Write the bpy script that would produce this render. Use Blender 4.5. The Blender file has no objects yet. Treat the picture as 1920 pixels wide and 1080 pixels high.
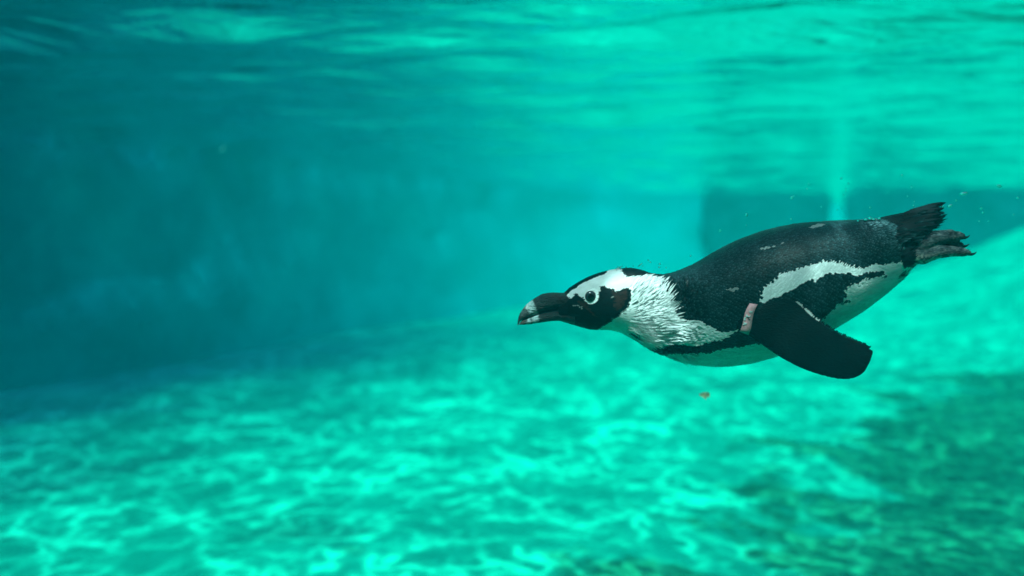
import bpy, bmesh, math, random
import numpy as np
from mathutils import Vector, Matrix, noise as mnoise

# ------------------------------------------------------------------ camera, light, exposure
scene = bpy.context.scene
F_PX = 28.0 / 36.0 * 1920.0          # focal length in pixels of the 1920 px wide photograph
HORIZON = 440.0                      # picture row of eye level

cam_data = bpy.data.cameras.new("camera")
cam_data.lens = 28.0
cam_data.sensor_width = 36.0
cam_data.shift_y = -100.0 / 1920.0
cam_data.clip_start = 0.02
cam_data.clip_end = 300.0
cam_data.dof.use_dof = True
cam_data.dof.focus_distance = 1.04
cam_data.dof.aperture_fstop = 1.7
cam = bpy.data.objects.new("camera", cam_data)
cam.location = (0, 0, 0)
cam.rotation_euler = (math.radians(90), 0, 0)
scene.collection.objects.link(cam)
scene.camera = cam

SUN_H = Vector((-0.40, -0.916)).normalized()
SUN_EL = math.radians(63)
SUN_DIR = Vector((SUN_H.x * math.cos(SUN_EL), SUN_H.y * math.cos(SUN_EL), math.sin(SUN_EL)))

world = bpy.data.worlds.new("World")
scene.world = world
world.use_nodes = True
wn = world.node_tree
wn.nodes.clear()
w_out = wn.nodes.new("ShaderNodeOutputWorld")
w_bg = wn.nodes.new("ShaderNodeBackground")
w_sky = wn.nodes.new("ShaderNodeTexSky")
w_sky.sky_type = 'NISHITA'
w_sky.sun_disc = False
w_sky.sun_elevation = SUN_EL
w_sky.sun_rotation = math.atan2(SUN_H.x, SUN_H.y)
w_bg.inputs["Strength"].default_value = 0.15
wn.links.new(w_sky.outputs[0], w_bg.inputs[0])
wn.links.new(w_bg.outputs[0], w_out.inputs[0])

sun_data = bpy.data.lights.new("sun", 'SUN')
sun_data.energy = 5.0
sun_data.angle = math.radians(0.6)
sun_data.color = (1.0, 0.965, 0.90)
sun = bpy.data.objects.new("sun", sun_data)
sun.rotation_euler = SUN_DIR.to_track_quat('Z', 'Y').to_euler()
sun.location = (-4, -3, 8)
scene.collection.objects.link(sun)

scene.view_settings.view_transform = 'Standard'
scene.view_settings.look = 'None'
scene.view_settings.exposure = 0.95
scene.view_settings.gamma = 1.0
scene.view_settings.use_curve_mapping = False

scene.render.engine = 'CYCLES'
cy = scene.cycles
cy.use_denoising = True
cy.max_bounces = 6
cy.diffuse_bounces = 3
cy.glossy_bounces = 3
cy.transmission_bounces = 6
cy.volume_bounces = 1
cy.transparent_max_bounces = 12
cy.sample_clamp_indirect = 4.0
cy.caustics_reflective = False
cy.caustics_refractive = False
cy.use_adaptive_sampling = True
cy.adaptive_threshold = 0.02

SURF_Z = 0.60
FLOOR_Z = -0.95
rng = np.random.default_rng(7)

# ------------------------------------------------------------------ helpers
def link(o, parent=None):
    scene.collection.objects.link(o)
    if parent is not None:
        o.parent = parent
    return o

def tag(o, label=None, cat=None, group=None, kind=None):
    if label: o["label"] = label
    if cat: o["category"] = cat
    if group: o["group"] = group
    if kind: o["kind"] = kind
    return o

def mesh_obj(name, verts, faces, mat, parent=None, smooth=True):
    me = bpy.data.meshes.new(name)
    if isinstance(verts, np.ndarray): verts = verts.tolist()
    if isinstance(faces, np.ndarray): faces = faces.tolist()
    me.from_pydata(verts, [], faces)
    me.validate()
    if mat is not None: me.materials.append(mat)
    if smooth: me.polygons.foreach_set("use_smooth", [True] * len(me.polygons))
    me.update()
    return link(bpy.data.objects.new(name, me), parent)

def grid_faces(nu, nv, wrap=False):
    f = []
    for i in range(nu - 1):
        a = i * nv
        for j in range(nv - 1 if not wrap else nv):
            k = (j + 1) % nv
            f.append((a + j, a + k, a + nv + k, a + nv + j))
    return f

class Nodes:
    """small wrapper for building a material's node tree"""
    def __init__(self, name):
        self.mat = bpy.data.materials.new(name)
        self.mat.use_nodes = True
        self.t = self.mat.node_tree
        self.t.nodes.clear()
        self.out = self.t.nodes.new("ShaderNodeOutputMaterial")
    def n(self, kind, **kw):
        nd = self.t.nodes.new("ShaderNode" + kind)
        for k, v in kw.items(): setattr(nd, k, v)
        return nd
    def l(self, a, b): self.t.links.new(a, b)
    def set(self, sock, v):
        if hasattr(v, "is_output"): self.l(v, sock)
        else: sock.default_value = v
    def math(self, op, a, b=None, c=None, clamp=False):
        m = self.n("Math", operation=op, use_clamp=clamp)
        for k, v in enumerate((a, b, c)):
            if v is not None: self.set(m.inputs[k], v)
        return m.outputs[0]
    def noise(self, vec, scale, detail=3.0, rough=0.55, dist=0.0, dim='3D'):
        m = self.n("TexNoise", noise_dimensions=dim)
        if vec is not None: self.l(vec, m.inputs["Vector"])
        m.inputs["Scale"].default_value = scale
        m.inputs["Detail"].default_value = detail
        m.inputs["Roughness"].default_value = rough
        m.inputs["Distortion"].default_value = dist
        return m.outputs
    def ramp(self, fac, stops, interp='EASE'):
        m = self.n("ValToRGB")
        m.color_ramp.interpolation = interp
        el = m.color_ramp.elements
        while len(el) < len(stops): el.new(0.5)
        for e, (p, c) in zip(el, stops):
            e.position = p
            e.color = (c, c, c, 1) if isinstance(c, (int, float)) else (*c, 1)
        self.l(fac, m.inputs[0])
        return m.outputs[0]
    def mix(self, fac, a, b, blend='MIX'):
        m = self.n("MixRGB", blend_type=blend)
        self.set(m.inputs[0], fac)
        for k, v in ((1, a), (2, b)):
            if hasattr(v, "is_output"): self.l(v, m.inputs[k])
            else: m.inputs[k].default_value = (*v, 1)
        return m.outputs[0]
    def bump(self, h, strength=0.3, dist=0.01, normal=None):
        b = self.n("Bump")
        b.inputs["Strength"].default_value = strength
        b.inputs["Distance"].default_value = dist
        self.l(h, b.inputs["Height"])
        if normal is not None: self.l(normal, b.inputs["Normal"])
        return b.outputs[0]
    def principled(self, color, rough=0.6, spec=0.25, normal=None, **kw):
        p = self.n("BsdfPrincipled")
        if hasattr(color, "is_output"): self.l(color, p.inputs["Base Color"])
        else: p.inputs["Base Color"].default_value = (*color, 1)
        self.set(p.inputs["Roughness"], rough)
        self.set(p.inputs["Specular IOR Level"], spec)
        if normal is not None: self.l(normal, p.inputs["Normal"])
        for k, v in kw.items(): self.set(p.inputs[k.replace("_", " ")], v)
        self.l(p.outputs[0], self.out.inputs[0])
        return p

def fbm(x, y, z, octaves=3, seed=0.0):
    return mnoise.fractal(Vector((x + seed, y - seed * 0.7, z + seed * 1.3)), 1.0, 2.0, octaves)

# ------------------------------------------------------------------ materials of the setting
def mat_floor():
    m = Nodes("painted_pool_floor")
    pos = m.n("NewGeometry").outputs["Position"]
    big = m.noise(pos, 0.55, 3)[0]
    mid = m.noise(pos, 2.6, 4, 0.6)[0]
    fine = m.noise(pos, 17.0, 4, 0.65)[0]
    col = m.mix(m.ramp(mid, [(0.34, 0.0), (0.70, 1.0)]), (0.001, 0.50, 0.320), (0.002, 0.70, 0.455))
    sep = m.n("SeparateXYZ"); m.l(pos, sep.inputs[0])
    # green algae growing on the ramp side of the floor
    reach = m.math('SUBTRACT', sep.outputs[0], m.math('MULTIPLY', sep.outputs[1], 1.1))
    reach = m.math('MULTIPLY_ADD', reach, 0.60, 1.95)
    alg = m.math('ADD', reach, m.math('MULTIPLY', m.math('SUBTRACT', big, 0.5), 1.7))
    alg = m.math('ADD', alg, m.math('MULTIPLY', m.math('SUBTRACT', mid, 0.5), 2.6))
    algm = m.ramp(alg, [(0.22, 0.0), (0.62, 1.0)])
    green = m.mix(m.ramp(fine, [(0.35, 0.0), (0.66, 1.0)]), (0.001, 0.09, 0.048), (0.006, 0.31, 0.15))
    col = m.mix(algm, col, green)
    patch = m.ramp(m.noise(pos, 1.3, 4, 0.6, 0.6)[0], [(0.56, 0.0), (0.70, 1.0)])
    col = m.mix(m.math('MULTIPLY', patch, 0.6), col, (0.004, 0.17, 0.12))
    # shade at the foot of the side wall, painted dark blue into the floor
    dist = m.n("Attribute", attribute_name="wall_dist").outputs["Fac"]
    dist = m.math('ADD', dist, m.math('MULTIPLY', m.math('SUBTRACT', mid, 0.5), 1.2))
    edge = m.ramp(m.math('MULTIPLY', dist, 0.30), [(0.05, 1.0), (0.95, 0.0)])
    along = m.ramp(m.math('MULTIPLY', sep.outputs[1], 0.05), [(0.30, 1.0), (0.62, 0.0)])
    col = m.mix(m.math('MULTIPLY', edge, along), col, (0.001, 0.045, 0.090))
    h = m.math('ADD', m.math('MULTIPLY', mid, 0.6), m.math('MULTIPLY', fine, 0.4))
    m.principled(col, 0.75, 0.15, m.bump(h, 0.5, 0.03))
    return m.mat

def mat_paint(name, a, b, scale=1.6, fade=None):
    m = Nodes(name)
    pos = m.n("NewGeometry").outputs["Position"]
    n1 = m.noise(pos, scale, 5, 0.6)[0]
    n2 = m.noise(pos, scale * 9, 3)[0]
    col = m.mix(m.ramp(n1, [(0.3, 0.0), (0.7, 1.0)]), a, b)
    if fade is not None:             # brighter light on the far stretch, painted into the wall colour
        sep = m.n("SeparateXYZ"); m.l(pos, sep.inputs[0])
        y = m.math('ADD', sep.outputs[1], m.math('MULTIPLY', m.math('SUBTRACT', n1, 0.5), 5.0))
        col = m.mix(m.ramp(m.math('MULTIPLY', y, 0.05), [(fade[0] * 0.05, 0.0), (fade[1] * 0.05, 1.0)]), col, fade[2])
    m.principled(col, 0.7, 0.2, m.bump(n2, 0.3, 0.02))
    return m.mat

def mat_rock():
    m = Nodes("dark_wet_rock")
    pos = m.n("NewGeometry").outputs["Position"]
    n1 = m.noise(pos, 1.1, 6, 0.65)[0]
    col = m.mix(m.ramp(n1, [(0.3, 0.0), (0.72, 1.0)]), (0.006, 0.035, 0.050), (0.018, 0.075, 0.095))
    m.principled(col, 0.7, 0.2, m.bump(n1, 0.6, 0.15))
    return m.mat

def mat_water():
    """rippled surface: mirrors the pool at shallow angles, lets daylight through from above.
    The net of gathered daylight is painted into the transmission colour."""
    m = Nodes("water_surface")
    pos = m.n("NewGeometry").outputs["Position"]
    flat = m.n("VectorMath", operation='MULTIPLY'); m.l(pos, flat.inputs[0]); flat.inputs[1].default_value = (1, 1, 0)
    flat = flat.outputs[0]
    wob = m.noise(flat, 3.1, 3, 0.6)[1]
    def net(scale, amt, lo, hi, off):
        sub = m.n("VectorMath", operation='SUBTRACT'); m.l(wob, sub.inputs[0]); sub.inputs[1].default_value = (.5, .5, .5)
        sc = m.n("VectorMath", operation='SCALE'); m.l(sub.outputs[0], sc.inputs[0]); sc.inputs["Scale"].default_value = amt
        ad = m.n("VectorMath", operation='ADD'); m.l(flat, ad.inputs[0]); m.l(sc.outputs[0], ad.inputs[1])
        of = m.n("VectorMath", operation='ADD'); m.l(ad.outputs[0], of.inputs[0]); of.inputs[1].default_value = off
        v = m.n("TexVoronoi", voronoi_dimensions='2D', feature='DISTANCE_TO_EDGE')
        v.inputs["Scale"].default_value = scale
        m.l(of.outputs[0], v.inputs["Vector"])
        return m.ramp(v.outputs["Distance"], [(lo, 1.0), (hi, 0.0)])
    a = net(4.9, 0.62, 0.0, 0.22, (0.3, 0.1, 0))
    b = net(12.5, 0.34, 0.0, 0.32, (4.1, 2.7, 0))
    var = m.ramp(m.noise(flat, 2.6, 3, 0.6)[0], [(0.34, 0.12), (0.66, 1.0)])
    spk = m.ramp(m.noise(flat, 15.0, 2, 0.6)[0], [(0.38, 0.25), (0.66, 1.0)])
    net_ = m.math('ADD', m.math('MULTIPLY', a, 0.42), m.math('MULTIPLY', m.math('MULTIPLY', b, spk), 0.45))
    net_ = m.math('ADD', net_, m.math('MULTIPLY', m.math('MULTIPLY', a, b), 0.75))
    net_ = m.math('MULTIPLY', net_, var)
    # the painted light net is faded out further off
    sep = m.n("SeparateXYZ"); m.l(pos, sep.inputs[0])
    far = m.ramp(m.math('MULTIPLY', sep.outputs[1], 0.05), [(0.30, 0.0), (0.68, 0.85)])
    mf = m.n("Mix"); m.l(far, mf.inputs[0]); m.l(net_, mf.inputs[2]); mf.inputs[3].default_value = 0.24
    t = m.math('MULTIPLY_ADD', mf.outputs[0], 1.0, 0.21, clamp=True)  # caustic pattern put into the transparent colour, not focused by the waves
    comb = m.n("CombineXYZ")
    for k in range(3): m.l(t, comb.inputs[k])
    tr = m.n("BsdfTransparent"); m.l(comb.outputs[0], tr.inputs[0])
    mp = m.n("Mapping"); m.l(flat, mp.inputs[0]); mp.inputs["Scale"].default_value = (3.4, 8.5, 1); mp.inputs["Rotation"].default_value = (0, 0, math.radians(9))
    rip = m.noise(mp.outputs[0], 1.0, 3, 0.55, 0.4)[0]
    nrm = m.bump(rip, 0.8, 0.030)
    gl = m.n("BsdfGlossy"); gl.inputs["Color"].default_value = (0.97, 0.97, 0.97, 1)
    gl.inputs["Roughness"].default_value = 0.09
    m.l(nrm, gl.inputs["Normal"])
    fr = m.n("Fresnel"); fr.inputs["IOR"].default_value = 1.33
    mx = m.n("MixShader"); m.l(fr.outputs[0], mx.inputs[0]); m.l(tr.outputs[0], mx.inputs[1]); m.l(gl.outputs[0], mx.inputs[2])
    m.l(mx.outputs[0], m.out.inputs[0])
    return m.mat

def mat_murk():
    m = Nodes("teal_water_body")
    sc = m.n("VolumeScatter")
    sc.inputs["Color"].default_value = (0.0, 0.87, 1.0, 1)
    sc.inputs["Density"].default_value = 0.042
    sc.inputs["Anisotropy"].default_value = -0.50
    ab = m.n("VolumeAbsorption")
    ab.inputs["Color"].default_value = (0.0, 0.995, 0.99, 1)
    ab.inputs["Density"].default_value = 0.24
    ad = m.n("AddShader"); m.l(sc.outputs[0], ad.inputs[0]); m.l(ab.outputs[0], ad.inputs[1])
    m.l(ad.outputs[0], m.out.inputs["Volume"])
    return m.mat

# ------------------------------------------------------------------ the pool
def wall_path():
    p = [Vector((-8.6, -6.45))]
    a0, a1 = math.radians(63.43), math.radians(43)
    s0 = 15.1                                    # straight stretch, then a slow bend
    step = 0.35
    s_ = 0.0
    while s_ < 33.0:
        t = min(max((s_ - s0) / 8.0, 0), 1); t = t * t * (3 - 2 * t)
        a = a0 + (a1 - a0) * t
        p.append(p[-1] + Vector((math.cos(a), math.sin(a))) * step)
        s_ += step
    return p
WALL_PATH = wall_path()
def wall_distance(x, y):
    best = np.full(x.shape, 1e9)
    for a, b in zip(WALL_PATH[:-1], WALL_PATH[1:]):
        d = b - a; L2 = d.x * d.x + d.y * d.y
        t = np.clip(((x - a.x) * d.x + (y - a.y) * d.y) / L2, 0, 1)
        best = np.minimum(best, np.hypot(x - a.x - t * d.x, y - a.y - t * d.y))
    return best
def floor_height(x, y):
    # flat floor, with a ramp that climbs towards the shallow side beyond the penguin
    r = np.clip(x - 3.9, 0, None)
    ramp = np.where(r < 1.0, 0.175 * r * r, 0.35 * (r - 0.5))
    ramp = 1.33 * np.tanh(ramp / 1.33 * 1.0) if False else np.minimum(ramp, 1.32)
    fade = np.clip((y - 3.5) / 3.0, 0, 1)
    lump = 0.030 * np.sin(1.7 * x + 0.6 * y) * np.sin(0.9 * y - 0.4 * x) + 0.018 * np.sin(3.9 * x - 2.2 * y + 1.0) * np.sin(3.1 * y + 0.8 * x)
    return FLOOR_Z + ramp * (0.25 + 0.75 * fade) + lump

gx = np.linspace(-14, 15, 190)
gy = np.linspace(-3.0, 34, 240)
GX, GY = np.meshgrid(gx, gy, indexing='ij')
GZ = floor_height(GX, GY)
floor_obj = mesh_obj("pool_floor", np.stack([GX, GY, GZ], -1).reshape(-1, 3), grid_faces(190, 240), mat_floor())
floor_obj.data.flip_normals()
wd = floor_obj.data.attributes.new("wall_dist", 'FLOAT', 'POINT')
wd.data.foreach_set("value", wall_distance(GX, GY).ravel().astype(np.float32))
tag(floor_obj, kind="structure")

def wave_height(x, y):
    h = np.zeros_like(x)
    r = np.random.default_rng(21)
    for k in range(26):
        wl = 0.28 * (1.17 ** k) if k < 14 else r.uniform(0.35, 1.6)
        wl = min(wl, 2.4)
        ang = math.radians(82) + r.normal(0, 0.42)
        amp = 0.0050 * wl ** 0.70 * (1.5 if wl < 0.6 else (0.55 if wl > 1.3 else 0.8))
        kx, ky = math.cos(ang) * 2 * math.pi / wl, math.sin(ang) * 2 * math.pi / wl
        ph = r.uniform(0, 6.28)
        s = np.sin(kx * x + ky * y + ph + 0.6 * np.sin(0.7 * x + 0.4 * y + k))
        h += amp * s
    return h

wx = np.linspace(-9, 11, 330)
wy = np.concatenate([np.linspace(-2.4, 12, 300), np.linspace(12.1, 31.0, 150)])
WX, WY = np.meshgrid(wx, wy, indexing='ij')
side = np.clip((WX + 1.0) / 3.0, 0, 1); side = side * side * (3 - 2 * side)
calm = 1.0 - 0.50 * side * np.clip((9.0 - WY) / 3.0, 0, 1)       # the near water is calmer away from the wall
WZ = SURF_Z + wave_height(WX, WY) * calm
water = mesh_obj("water", np.stack([WX, WY, WZ], -1).reshape(-1, 3), grid_faces(len(wx), len(wy)), mat_water())
water.data.flip_normals()
tag(water, kind="structure")

def slab(name, p0, p1, thick, z0, z1, mat, nseg=40, rough=0.02, seed=0.0):
    """upright wall from p0 to p1 (plan), its face on the p0-p1 line, with an eased top edge"""
    path = p0 if p1 is None else [Vector(p0).lerp(Vector(p1), i / nseg) for i in range(nseg + 1)]
    nseg = len(path) - 1
    prof = [(0, z0), (0, z1 - 0.03), (-0.03, z1), (-thick, z1), (-thick, z0)]
    rows = []
    prof2 = []
    for k in range(len(prof) - 1):
        (a, b), (c, e) = prof[k], prof[k + 1]
        m = 14 if k == 0 else 1
        for q in range(m): prof2.append((a + (c - a) * q / m, b + (e - b) * q / m))
    prof2.append(prof[-1])
    vs = []
    for i in range(nseg + 1):
        base = path[i]
        d = (path[min(i + 1, nseg)] - path[max(i - 1, 0)]).normalized()
        n = Vector((d.y, -d.x))
        for (o, z) in prof2:
            w = rough * fbm(base.x * 0.8, base.y * 0.8, z * 1.4, 3, seed) if o == 0 else 0.0
            q = base + n * (o + w)
            vs.append((q.x, q.y, z))
    nv = len(prof2)
    fs = grid_faces(nseg + 1, nv, wrap=True)
    fs.append(tuple(range(nv)))
    fs.append(tuple(nseg * nv + k for k in range(nv))[::-1])
    o = mesh_obj(name, vs, fs, mat, smooth=True)
    bm = bmesh.new(); bm.from_mesh(o.data); bmesh.ops.recalc_face_normals(bm, faces=bm.faces); bm.to_mesh(o.data); bm.free()
    return o

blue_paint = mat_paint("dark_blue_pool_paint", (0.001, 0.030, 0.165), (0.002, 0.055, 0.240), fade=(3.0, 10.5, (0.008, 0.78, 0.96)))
teal_paint = mat_paint("pale_teal_pool_paint", (0.010, 0.62, 0.58), (0.016, 0.72, 0.68))
dark_paint = mat_paint("dark_blocking_wall", (0.02, 0.05, 0.055), (0.03, 0.08, 0.085))

WALL_TOP = 0.85
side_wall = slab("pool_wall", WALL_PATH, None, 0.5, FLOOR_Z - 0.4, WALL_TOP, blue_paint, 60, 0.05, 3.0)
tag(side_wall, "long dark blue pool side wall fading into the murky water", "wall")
back_wall = slab("pool_wall", (8.0, 23.0), (16.0, 23.0), 0.5, FLOOR_Z - 0.4, WALL_TOP, teal_paint, 30, 0.04, 9.0)
tag(back_wall, "pale teal end wall behind the dark rocks, lost in the murk", "wall")

right_wall = slab("pool_wall", (10.9, 23.0), (10.9, -2.3), 0.5, FLOOR_Z - 0.4, WALL_TOP, teal_paint, 40, 0.04, 11.0)
tag(right_wall, "pale teal wall at the shallow end, above the top of the ramp", "wall")
front_wall = slab("pool_wall", (9.5, -2.3), (-7.0, -2.3), 0.5, FLOOR_Z - 0.4, WALL_TOP, dark_paint, 30, 0.03, 14.0)  # unseen wall, added to block light from behind the camera
tag(front_wall, "dark painted wall of the viewing side, facing the penguin's near flank", "wall")

def rock(name, cx, cy, sx, sy, z0, z1, seed, boxy=0.55):
    bm = bmesh.new()
    bmesh.ops.create_icosphere(bm, subdivisions=5, radius=1.0)
    for v in bm.verts:
        p = v.co.normalized()
        k = (abs(p.x) ** 6 + abs(p.y) ** 6 + abs(p.z) ** 6) ** (-1 / 6)
        p = p * (1 - boxy + boxy * k)
        r = 1.0 + 0.11 * fbm(p.x * 1.4, p.y * 1.4, p.z * 1.4, 4, seed) + 0.03 * fbm(p.x * 5, p.y * 5, p.z * 5, 2, seed)
        p = p * r
        v.co = (cx + p.x * sx, cy + p.y * sy, (z0 + z1) / 2 + p.z * (z1 - z0) / 2)
    me = bpy.data.meshes.new(name); bm.to_mesh(me); bm.free()
    me.materials.append(mat_rock_)
    me.polygons.foreach_set("use_smooth", [True] * len(me.polygons))
    return link(bpy.data.objects.new(name, me))

mat_rock_ = mat_rock()
def at(px, py, depth):
    """point at a distance along the view axis, from picture coordinates of the photograph"""
    return Vector(((px - 960.0) * depth / F_PX, depth, (HORIZON - py) * depth / F_PX))

r1 = rock("submerged_rock", at(1424, 440, 14.2).x, 14.2, 1.08, 0.8, -0.72, 1.2, 2.0, 0.85)
tag(r1, "broad dark square-edged rock standing on the far pool floor", "rock")
r2 = rock("submerged_rock", at(1762, 440, 12.4).x, 12.4, 1.16, 1.0, -1.2, 1.25, 5.0, 0.85)
tag(r2, "dark rock rising behind the pale ramp, above the penguin's tail", "rock")

# the water itself: one closed body of teal water round the whole pool
hz = bpy.data.meshes.new("water_body")
bm = bmesh.new()
bmesh.ops.create_cube(bm, size=1.0)
for v in bm.verts:
    v.co = (v.co.x * 60, 10 + v.co.y * 56, (-2.6 + 1.5) / 2 + v.co.z * (1.5 + 2.6))
bm.to_mesh(hz); bm.free()
hz.materials.append(mat_murk())
water_body = tag(link(bpy.data.objects.new("water_body", hz)), kind="stuff")

# ------------------------------------------------------------------ the penguin
DP = 1.10                       # distance of its mid plane
S = DP / F_PX                   # metres per picture pixel on that plane
CEN = at(1400, 565, DP)

def loc(px, py, off=0.0):
    """picture position, off = pixels of depth towards the viewer -> point relative to the penguin's centre"""
    d = DP - off * S
    return np.array(((px - 960.0) * d / F_PX - CEN.x, d - CEN.y, (HORIZON - py) * d / F_PX - CEN.z))

def vnoise(x, y, seed=0):
    """smooth value noise, -1..1"""
    xi, yi = np.floor(x).astype(np.int64), np.floor(y).astype(np.int64)
    fx, fy = x - xi, y - yi
    fx, fy = fx * fx * (3 - 2 * fx), fy * fy * (3 - 2 * fy)
    def h(a, b):
        n = (a * 374761393 + b * 668265263 + seed * 974711) & 0xffffffff
        n = ((n ^ (n >> 13)) * 1274126177) & 0xffffffff
        return ((n ^ (n >> 16)) & 0xffff) / 32767.5 - 1.0
    return (h(xi, yi) * (1 - fx) + h(xi + 1, yi) * fx) * (1 - fy) + (h(xi, yi + 1) * (1 - fx) + h(xi + 1, yi + 1) * fx) * fy

def inside(poly, x, y):
    r = np.zeros(x.shape, bool)
    n = len(poly)
    for i in range(n):
        (x0, y0), (x1, y1) = poly[i], poly[(i + 1) % n]
        c = (y0 > y) != (y1 > y)
        if y1 != y0:
            r ^= c & (x < (x1 - x0) * (y - y0) / (y1 - y0) + x0)
    return r

def smooth_profile(pts, sig):
    xs = np.arange(1030.0, 1740.0, 0.5)
    v = np.interp(xs, [p[0] for p in pts], [p[1] for p in pts])
    k = np.arange(-int(sig * 8), int(sig * 8) + 1) * 0.5
    g = np.exp(-k * k / (2 * sig * sig)); g /= g.sum()
    pad = len(k) // 2
    v2 = np.convolve(np.pad(v, pad, mode='reflect', reflect_type='odd'), g, mode='valid')
    return lambda x: np.interp(x, xs, v2)

TOP = smooth_profile([(1030, 566), (1046, 561), (1057, 549), (1068, 540), (1080, 532), (1100, 521), (1120, 513), (1140, 507.5), (1160, 504.5), (1180, 502.5),
    (1200, 506), (1220, 513), (1240, 515.5), (1260, 512.5), (1280, 505.5), (1300, 497), (1320, 486), (1340, 474), (1360, 463), (1380, 453), (1400, 445),
    (1430, 434), (1460, 426), (1490, 420), (1520, 417), (1550, 415), (1580, 413.5), (1610, 412.5), (1640, 411), (1660, 411), (1680, 415), (1700, 430), (1716, 452), (1730, 474)], 5)
BOT = smooth_profile([(1030, 590), (1046, 599), (1052, 603), (1070, 607), (1090, 613), (1105, 617), (1120, 618), (1140, 618), (1160, 622), (1180, 632), (1200, 644),
    (1215, 654), (1240, 665), (1270, 675.5), (1300, 682.5), (1330, 686), (1360, 685.5), (1400, 680), (1440, 669), (1480, 655), (1520, 635), (1560, 612), (1600, 589),
    (1640, 562), (1670, 540), (1690, 523), (1705, 508), (1716, 498), (1730, 488)], 5)
WID = smooth_profile([(1030, 16), (1046, 22), (1057, 26), (1075, 32), (1100, 40), (1130, 46), (1160, 49), (1190, 50), (1220, 54), (1260, 68), (1300, 86), (1340, 102),
    (1380, 113), (1420, 119), (1470, 119), (1520, 112), (1570, 99), (1610, 83), (1640, 66), (1665, 48), (1685, 34), (1700, 24), (1712, 16), (1724, 10), (1740, 7)], 7)

X0, X1 = 1046.0, 1722.0
def ruffle(x, y):
    """folds in the loose white neck feathers, in pixels"""
    k = np.clip((x - 1166) / 22, 0, 1) * np.clip((1305 - x) / 50, 0, 1) * np.clip((y - 508) / 25, 0, 1)
    ang = np.radians(np.interp(x, [1150, 1210, 1260, 1300], [38, 62, 48, 30]) - 18 * np.clip((y - 600) / 50, 0, 1))
    al = x * np.cos(ang) - y * np.sin(ang)
    ac = x * np.sin(ang) + y * np.cos(ang)
    w = 2.4 * vnoise(x * 0.03, y * 0.03, 5)
    r = vnoise(al / 34.0 + w, ac / 6.4 + w, 11) + 0.55 * vnoise(al / 16.0, ac / 3.4, 12)
    return 3.0 * k * r

def body_surface(x, th):
    """centre-plane pixel x and angle round the section -> local point"""
    t, b, w = TOP(x), BOT(x), WID(x)
    zc, hh = (t + b) / 2, (b - t) / 2
    c, s = np.cos(th), np.sin(th)
    e = 0.94
    cy_ = np.sign(c) * np.abs(c) ** e
    sz = np.sign(s) * np.abs(s) ** e
    rf = ruffle(x, zc - hh * sz) * np.clip(np.abs(c) * 1.6, 0, 1)
    y = -(w + rf) * cy_
    z = zc - (hh + rf * 0.3) * sz
    # flatten the sides of the head a little, and let the shoulder bulge
    out = np.stack([(x - 960.0) * S - CEN.x + 0 * y, y * S, (HORIZON - z) * S - CEN.z], -1)
    return out

def to_picture(P):
    """local points -> picture coordinates of the near side (the far side mirrors it)"""
    d = DP - np.abs(P[:, 1])
    return 960 + (P[:, 0] + CEN.x) * F_PX / d, HORIZON - (P[:, 2] + CEN.z) * F_PX / d

# --- markings, outlines in picture coordinates
NECK = [(1061, 557), (1068, 547), (1089, 533), (1113, 522), (1130, 516), (1139, 508), (1145, 498), (1160, 498), (1163, 514), (1171, 520), (1193, 522), (1209, 519), (1219, 521),
    (1229, 522.5), (1239, 532), (1251, 549), (1260, 566), (1264, 583), (1272, 594), (1281, 605), (1289, 602), (1314, 599), (1322, 608), (1334, 611), (1344, 621), (1366, 624), (1385, 618),
    (1376, 627), (1353, 636.5), (1322, 644.5), (1297, 649), (1252, 646), (1233, 649), (1214, 652), (1205, 660), (1150, 640), (1110, 626), (1118, 619), (1137, 607), (1152, 597),
    (1166, 585), (1177, 571), (1183, 556), (1181, 544), (1171, 543), (1157, 547), (1145, 543), (1133, 536), (1124, 538), (1122, 549), (1121, 558), (1116, 565), (1108.5, 568),
    (1099, 565.5), (1092, 559), (1084, 554), (1077, 550), (1068, 561)]
BELLY = [(1217, 659), (1240, 665), (1262, 662), (1306, 662), (1331, 660), (1350, 655), (1385, 651), (1419, 644), (1480, 633), (1542, 598), (1558, 581), (1577, 569), (1583, 552),
    (1578, 545), (1595, 533), (1607, 532), (1627, 524), (1646, 519), (1664, 522), (1675, 516), (1706, 500), (1745, 520), (1640, 720), (1300, 780), (1190, 700), (1206, 657)]
RUMP = [(1425, 568), (1424, 544), (1441, 531), (1460, 515), (1488, 506), (1514, 498), (1545, 491.5), (1573, 493), (1595, 501), (1612, 506), (1622, 503), (1634, 494), (1648, 496.5),
    (1675, 494), (1689, 488), (1697, 496), (1708, 506), (1690, 526), (1668, 524), (1653, 512), (1629, 513), (1603, 518), (1578, 513), (1548, 515), (1529, 528), (1514, 528), (1501, 534), (1476, 548), (1454, 559), (1432, 567)]
SPOTS = [[(1176, 624), (1186, 623), (1200, 627), (1193, 638), (1184, 632)], [(1578, 568), (1589, 564), (1590, 568), (1582, 572)],
    [(1680, 524), (1696, 508), (1700, 512), (1684, 530)]]
FLECKS = [[(1407, 472), (1422, 464), (1452, 459), (1450, 464), (1432, 470)], [(1432, 461), (1445, 457), (1466, 457), (1450, 461)], [(1508, 428), (1524, 421), (1541, 421), (1536, 427)],
    [(1350, 549), (1364, 541), (1384, 545), (1378, 550), (1366, 547), (1370, 556), (1356, 553)], [(1140, 558), (1150, 552), (1149, 558), (1141, 562)], [(1069, 573), (1078, 571.5), (1092, 577), (1093, 579.5), (1078, 575)],
    [(1144, 598), (1158, 590), (1170, 578), (1179, 560), (1182, 560), (1173, 580), (1160, 593), (1146, 601)], [(1117, 580), (1127, 582), (1126, 584)]]
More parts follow.
